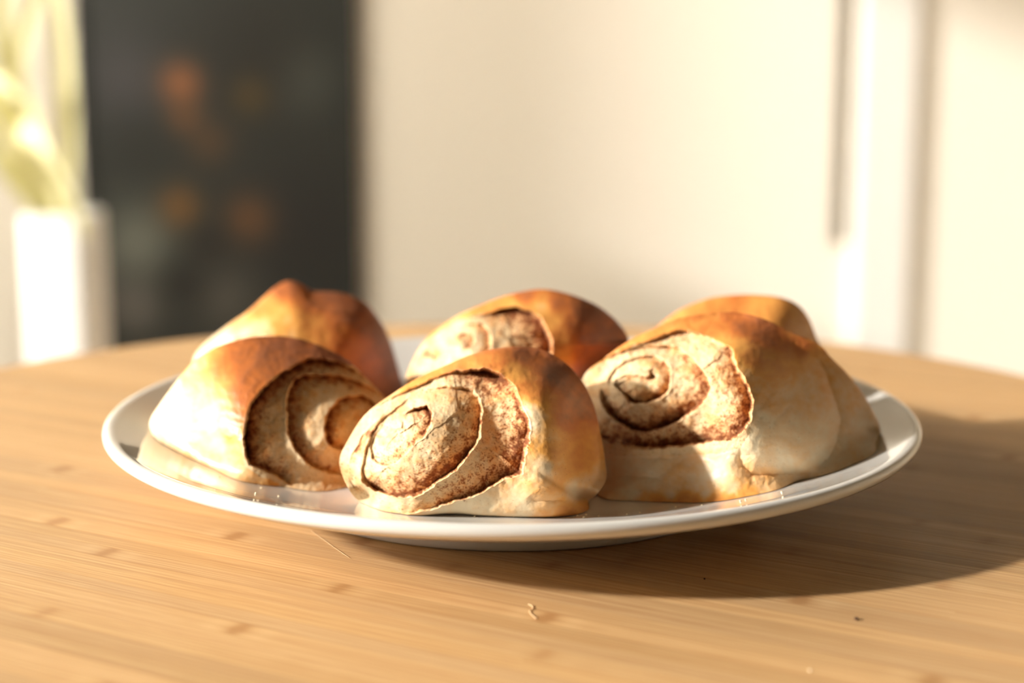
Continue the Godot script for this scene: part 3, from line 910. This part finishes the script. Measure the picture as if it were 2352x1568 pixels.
	# --- normals
	var nn := PackedVector3Array()
	nn.resize(total)
	for i in nr + nb:
		for j in na:
			var up := v[mini(i + 1, nr + nb - 1) * na + j] - v[maxi(i - 1, 0) * na + j]
			var ar := v[i * na + (j + 1) % na] - v[i * na + (j + na - 1) % na]
			var w := up.cross(ar)
			nn[i * na + j] = w.normalized() if w.length_squared() > 1e-22 else (n if i < nr else -n)
	for j in na:
		nn[j] = n
	# --- split into crust and swirl
	var map := [PackedInt32Array(), PackedInt32Array()]
	var tv := [PackedVector3Array(), PackedVector3Array()]
	var tn := [PackedVector3Array(), PackedVector3Array()]
	var tc := [PackedColorArray(), PackedColorArray()]
	var ti := [PackedInt32Array(), PackedInt32Array()]
	for h in 2:
		var mp := PackedInt32Array()
		mp.resize(total)
		mp.fill(-1)
		var pv := PackedVector3Array()
		var pn := PackedVector3Array()
		var pc := PackedColorArray()
		var pi := PackedInt32Array()
		for i in nr + nb - 1:
			for j in na:
				var a := i * na + j
				var b := i * na + (j + 1) % na
				var c := a + na
				var d := b + na
				if (1 if inside[a] + inside[b] + inside[c] + inside[d] >= 2 else 0) != h:
					continue
				for q in [a, b, c, b, d, c]:
					if mp[q] < 0:
						mp[q] = pv.size()
						pv.append(v[q])
						pn.append(nn[q])
						pc.append(col[q])
					pi.append(mp[q])
		tv[h] = pv
		tn[h] = pn
		tc[h] = pc
		ti[h] = pi
	var res := {"crust": raw(tv[0], tn[0], tc[0], ti[0])}
	if ti[1].size():
		res.swirl = raw(tv[1], tn[1], tc[1], ti[1])
	made[which] = res


# ---------------------------------------------------------------- crumbs and lint

func lump(r: float, rng: RandomNumberGenerator) -> Mesh:
	var st := SurfaceTool.new()
	st.begin(Mesh.PRIMITIVE_TRIANGLES)
	var s := SphereMesh.new()
	s.radius = r
	s.height = r * rng.randf_range(1.2, 1.8)
	s.radial_segments = 9
	s.rings = 5
	var arr := s.get_mesh_arrays()
	var vs: PackedVector3Array = arr[Mesh.ARRAY_VERTEX]
	var nz := FastNoiseLite.new()
	nz.seed = rng.randi()
	nz.frequency = 0.9 / r
	for i in vs.size():
		vs[i] *= 1.0 + 0.35 * nz.get_noise_3dv(vs[i])
	arr[Mesh.ARRAY_VERTEX] = vs
	var m := ArrayMesh.new()
	m.add_surface_from_arrays(Mesh.PRIMITIVE_TRIANGLES, arr)
	st.create_from(m, 0)
	st.generate_normals()
	return st.commit()


func crumbs() -> void:
	var rng := RandomNumberGenerator.new()
	rng.seed = 8
	var order := ["first", "second", "third", "fourth", "fifth", "sixth", "seventh", "eighth", "ninth", "tenth", "eleventh", "twelfth", "thirteenth", "fourteenth", "fifteenth", "sixteenth", "seventeenth", "eighteenth", "nineteenth", "twentieth"]
	var spots := CRUMBS.duplicate()
	spots.sort_custom(func(p, q): return p.x < q.x)
	for i in spots.size():
		var p: Vector3 = spots[i]
		var r := rng.randf_range(0.00020, 0.00040)
		var o := part("crumb", lump(r, rng), M.crumb, self, Vector3(p.x, TOP + p.y + r * 0.55, p.z))
		tag(o, "tiny pale crumb, %s from the left of those along the plate's front edge" % order[i], "crumb", "crumbs on the plate")
	var names := ["dark brown crumb on the bamboo table, right foreground, in front of the largest roll", "tiny pale crumb in the lower right foreground of the bamboo table", "tiny dark fleck on the shaded bamboo right of the plate front"]
	for i in SPECKS.size():
		var r: float = [0.0006, 0.00035, 0.0003][i]
		var o := part("crumb", lump(r, rng), M.dark_crumb if i != 1 else M.crumb, self, Vector3(SPECKS[i].x, TOP + r * 0.6, SPECKS[i].z))
		tag(o, names[i], "crumb")
	var up := Vector3(0, TOP + 0.0002, 0)
	var a := PackedVector3Array()
	for p in LINT:
		a.append(p + up)
	var o1 := part("lint_thread", tube(a, 0.00011), M.lint, self)
	tag(o1, "short curly pale thread lying on the bamboo in front of the plate", "thread")
	var b := PackedVector3Array()
	for p in HAIR:
		b.append(p + up)
	var o2 := part("hair", tube(b, 0.00005), M.lint, self)
	tag(o2, "fine straight pale hair on the bamboo left of the plate foot", "hair")


# ---------------------------------------------------------------- background

func background() -> void:
	# dark picture on the back wall
	var pic := thing("framed_picture", "tall dark picture with blurred brown smudges in a thin dark frame on the back wall", "picture", Vector3(-0.470, 0.30, -2.2))
	var w := 0.446
	var h := 0.68
	part("frame", boxes([
		[Vector3(-w / 2, 0, 0), Vector3(-w / 2 + 0.012, h, 0.022)], [Vector3(w / 2 - 0.012, 0, 0), Vector3(w / 2, h, 0.022)],
		[Vector3(-w / 2 + 0.012, 0, 0), Vector3(w / 2 - 0.012, 0.012, 0.022)], [Vector3(-w / 2 + 0.012, h - 0.012, 0), Vector3(w / 2 - 0.012, h, 0.022)]]), M.frame, pic)
	var qm := QuadMesh.new()
	qm.size = Vector2(w - 0.024, h - 0.024)
	var st := SurfaceTool.new()
	st.begin(Mesh.PRIMITIVE_TRIANGLES)
	st.append_from(qm, 0, Transform3D(Basis(), Vector3(0, h / 2, 0.014)))
	var pm := plain(Color.WHITE, 0.45)
	pm.albedo_texture = ImageTexture.create_from_image(print_sheet())
	part("print", st.commit(), pm, pic)
	part("backing", boxes([[Vector3(-w / 2 + 0.012, 0.012, 0.001), Vector3(w / 2 - 0.012, h - 0.012, 0.0135)]]), M.frame, pic)

	# plant stand, white pot and long pale leaves
	var px := -0.463
	var pz := -1.19
	var stand := thing("plant_stand", "small wooden stool behind the table carrying the white plant pot", "stool", Vector3(px, 0, pz))
	part("seat", bevel_box(Vector3(0.26, 0.025, 0.26), 0.004), M.wood, stand, Vector3(0, 0.4275, 0))
	for i in 4:
		part("leg", bevel_box(Vector3(0.028, 0.415, 0.028), 0.003), M.wood, stand, Vector3(0.1 * (1 if i % 2 else -1), 0.2075, 0.1 * (1 if i > 1 else -1)))
	var plant := thing("potted_plant", "tall square white pot with long arching pale green leaves behind the table at left", "plant", Vector3(px, 0.44, pz))
	plant.rotation_degrees.y = -6.0
	var top := 0.233
	part("pot", lathe(PackedVector2Array([Vector2(0, top - 0.02), Vector2(0.0322, top - 0.02), Vector2(0.0322, top - 0.003), Vector2(0.0328, top), Vector2(0.0344, top - 0.002), Vector2(0.0348, top - 0.006), Vector2(0.0346, 0.05), Vector2(0.034, 0.006), Vector2(0.034, 0.0), Vector2(0, 0.0)]), 96, 7.0), M.pot, plant)
	part("soil", lathe(PackedVector2Array([Vector2(0, top - 0.012), Vector2(0.02, top - 0.013), Vector2(0.0322, top - 0.016), Vector2(0.0322, top - 0.02), Vector2(0, top - 0.02)]), 48, 7.0), M.soil, plant)
	var y0 := top - 0.014
	var leaves := [
		[[Vector3(-0.008, y0, 0.0), Vector3(-0.03, 0.285, 0.02), Vector3(-0.027, 0.318, 0.035), Vector3(0.0, 0.300, 0.05), Vector3(0.026, 0.258, 0.055), Vector3(0.044, 0.213, 0.058)], 0.018],
		[[Vector3(-0.004, y0, 0.004), Vector3(-0.03, 0.30, 0.01), Vector3(-0.036, 0.375, 0.015), Vector3(-0.018, 0.43, 0.02), Vector3(0.012, 0.50, 0.02)], 0.02],
		[[Vector3(-0.010, y0, 0.004), Vector3(-0.055, 0.29, 0.02), Vector3(-0.07, 0.345, 0.03), Vector3(-0.05, 0.37, 0.04), Vector3(-0.02, 0.35, 0.05)], 0.018],
		[[Vector3(0.0, y0, -0.006), Vector3(-0.04, 0.31, -0.03), Vector3(-0.07, 0.41, -0.04), Vector3(-0.06, 0.50, -0.05), Vector3(-0.02, 0.56, -0.06)], 0.022],
		[[Vector3(-0.012, y0, -0.004), Vector3(-0.08, 0.30, -0.02), Vector3(-0.13, 0.32, -0.02), Vector3(-0.17, 0.27, -0.03)], 0.018],
		[[Vector3(-0.006, y0, -0.008), Vector3(-0.06, 0.34, 0.0), Vector3(-0.11, 0.44, 0.02), Vector3(-0.17, 0.49, 0.03)], 0.02],
		[[Vector3(0.002, y0, -0.01), Vector3(-0.01, 0.33, -0.05), Vector3(-0.03, 0.45, -0.09), Vector3(-0.07, 0.55, -0.12)], 0.02]]
	for l in leaves:
		part("leaf", blade(l[0], l[1]), M.leaf, plant)


func blade(pts: Array, wide: float) -> Mesh:
	var cv := Curve3D.new()
	for i in pts.size():
		var t: Vector3 = (pts[mini(i + 1, pts.size() - 1)] - pts[maxi(i - 1, 0)]) / 6.0
		cv.add_point(pts[i], -t, t)
	var length := cv.get_baked_length()
	var n := 28
	var st := SurfaceTool.new()
	st.begin(Mesh.PRIMITIVE_TRIANGLES)
	var rows := []
	for i in n + 1:
		var t := i / float(n)
		var p := cv.sample_baked(length * t, true)
		var d := (cv.sample_baked(minf(length, length * t + 0.004), true) - cv.sample_baked(maxf(0, length * t - 0.004), true)).normalized()
		var s := d.cross(Vector3(0.25, 0.2, 1).normalized()).normalized()
		var up := s.cross(d)
		var w := wide * 0.5 * (0.35 + 0.65 * smoothstep(0.0, 0.3, t)) * sqrt(maxf(0.0, 1.0 - pow(t, 3.0))) + 0.0004
		rows.append([p - s * w + up * w * 0.25, p - s * w * 0.5 + up * w * 0.06, p, p + s * w * 0.5 + up * w * 0.06, p + s * w + up * w * 0.25])
	for i in n:
		for j in 4:
			var a: Vector3 = rows[i][j]
			var b: Vector3 = rows[i][j + 1]
			var c: Vector3 = rows[i + 1][j]
			var e: Vector3 = rows[i + 1][j + 1]
			for q in [a, b, c, b, e, c]:
				st.add_vertex(q)
	st.generate_normals()
	return st.commit()


func print_sheet() -> Image:
	var w := 132
	var h := 200
	var im := Image.create_empty(w, h, false, Image.FORMAT_RGB8)
	# soft blots: x, y, radius, colour
	var blots := [
		[0.15, 0.30, 0.16, Color8(72, 70, 74)], [0.82, 0.30, 0.12, Color8(86, 90, 84)], [0.62, 0.24, 0.26, Color8(36, 35, 31)], [0.20, 0.48, 0.14, Color8(36, 38, 34)],
		[0.17, 0.70, 0.16, Color8(122, 124, 112)], [0.15, 0.86, 0.11, Color8(110, 104, 98)], [0.80, 0.66, 0.26, Color8(38, 38, 37)], [0.50, 0.84, 0.14, Color8(88, 84, 78)],
		[0.34, 0.80, 0.09, Color8(36, 36, 33)], [0.36, 0.31, 0.075, Color8(176, 108, 62)], [0.37, 0.39, 0.06, Color8(120, 80, 46)], [0.62, 0.34, 0.07, Color8(84, 66, 34)],
		[0.46, 0.45, 0.08, Color8(88, 64, 42)], [0.34, 0.61, 0.075, Color8(132, 90, 44)], [0.60, 0.64, 0.09, Color8(112, 76, 48)], [0.44, 0.70, 0.08, Color8(40, 38, 34)]]
	for y in h:
		for x in w:
			var c := Color8(43, 46, 43)
			for b in blots:
				var dx: float = x / float(w) - b[0]
				var dy: float = (y / float(h) - b[1]) * 1.5
				c = c.lerp(b[3], exp(-(dx * dx + dy * dy) / (b[2] * b[2])) * 0.85)
			im.set_pixel(x, y, c)
	return im
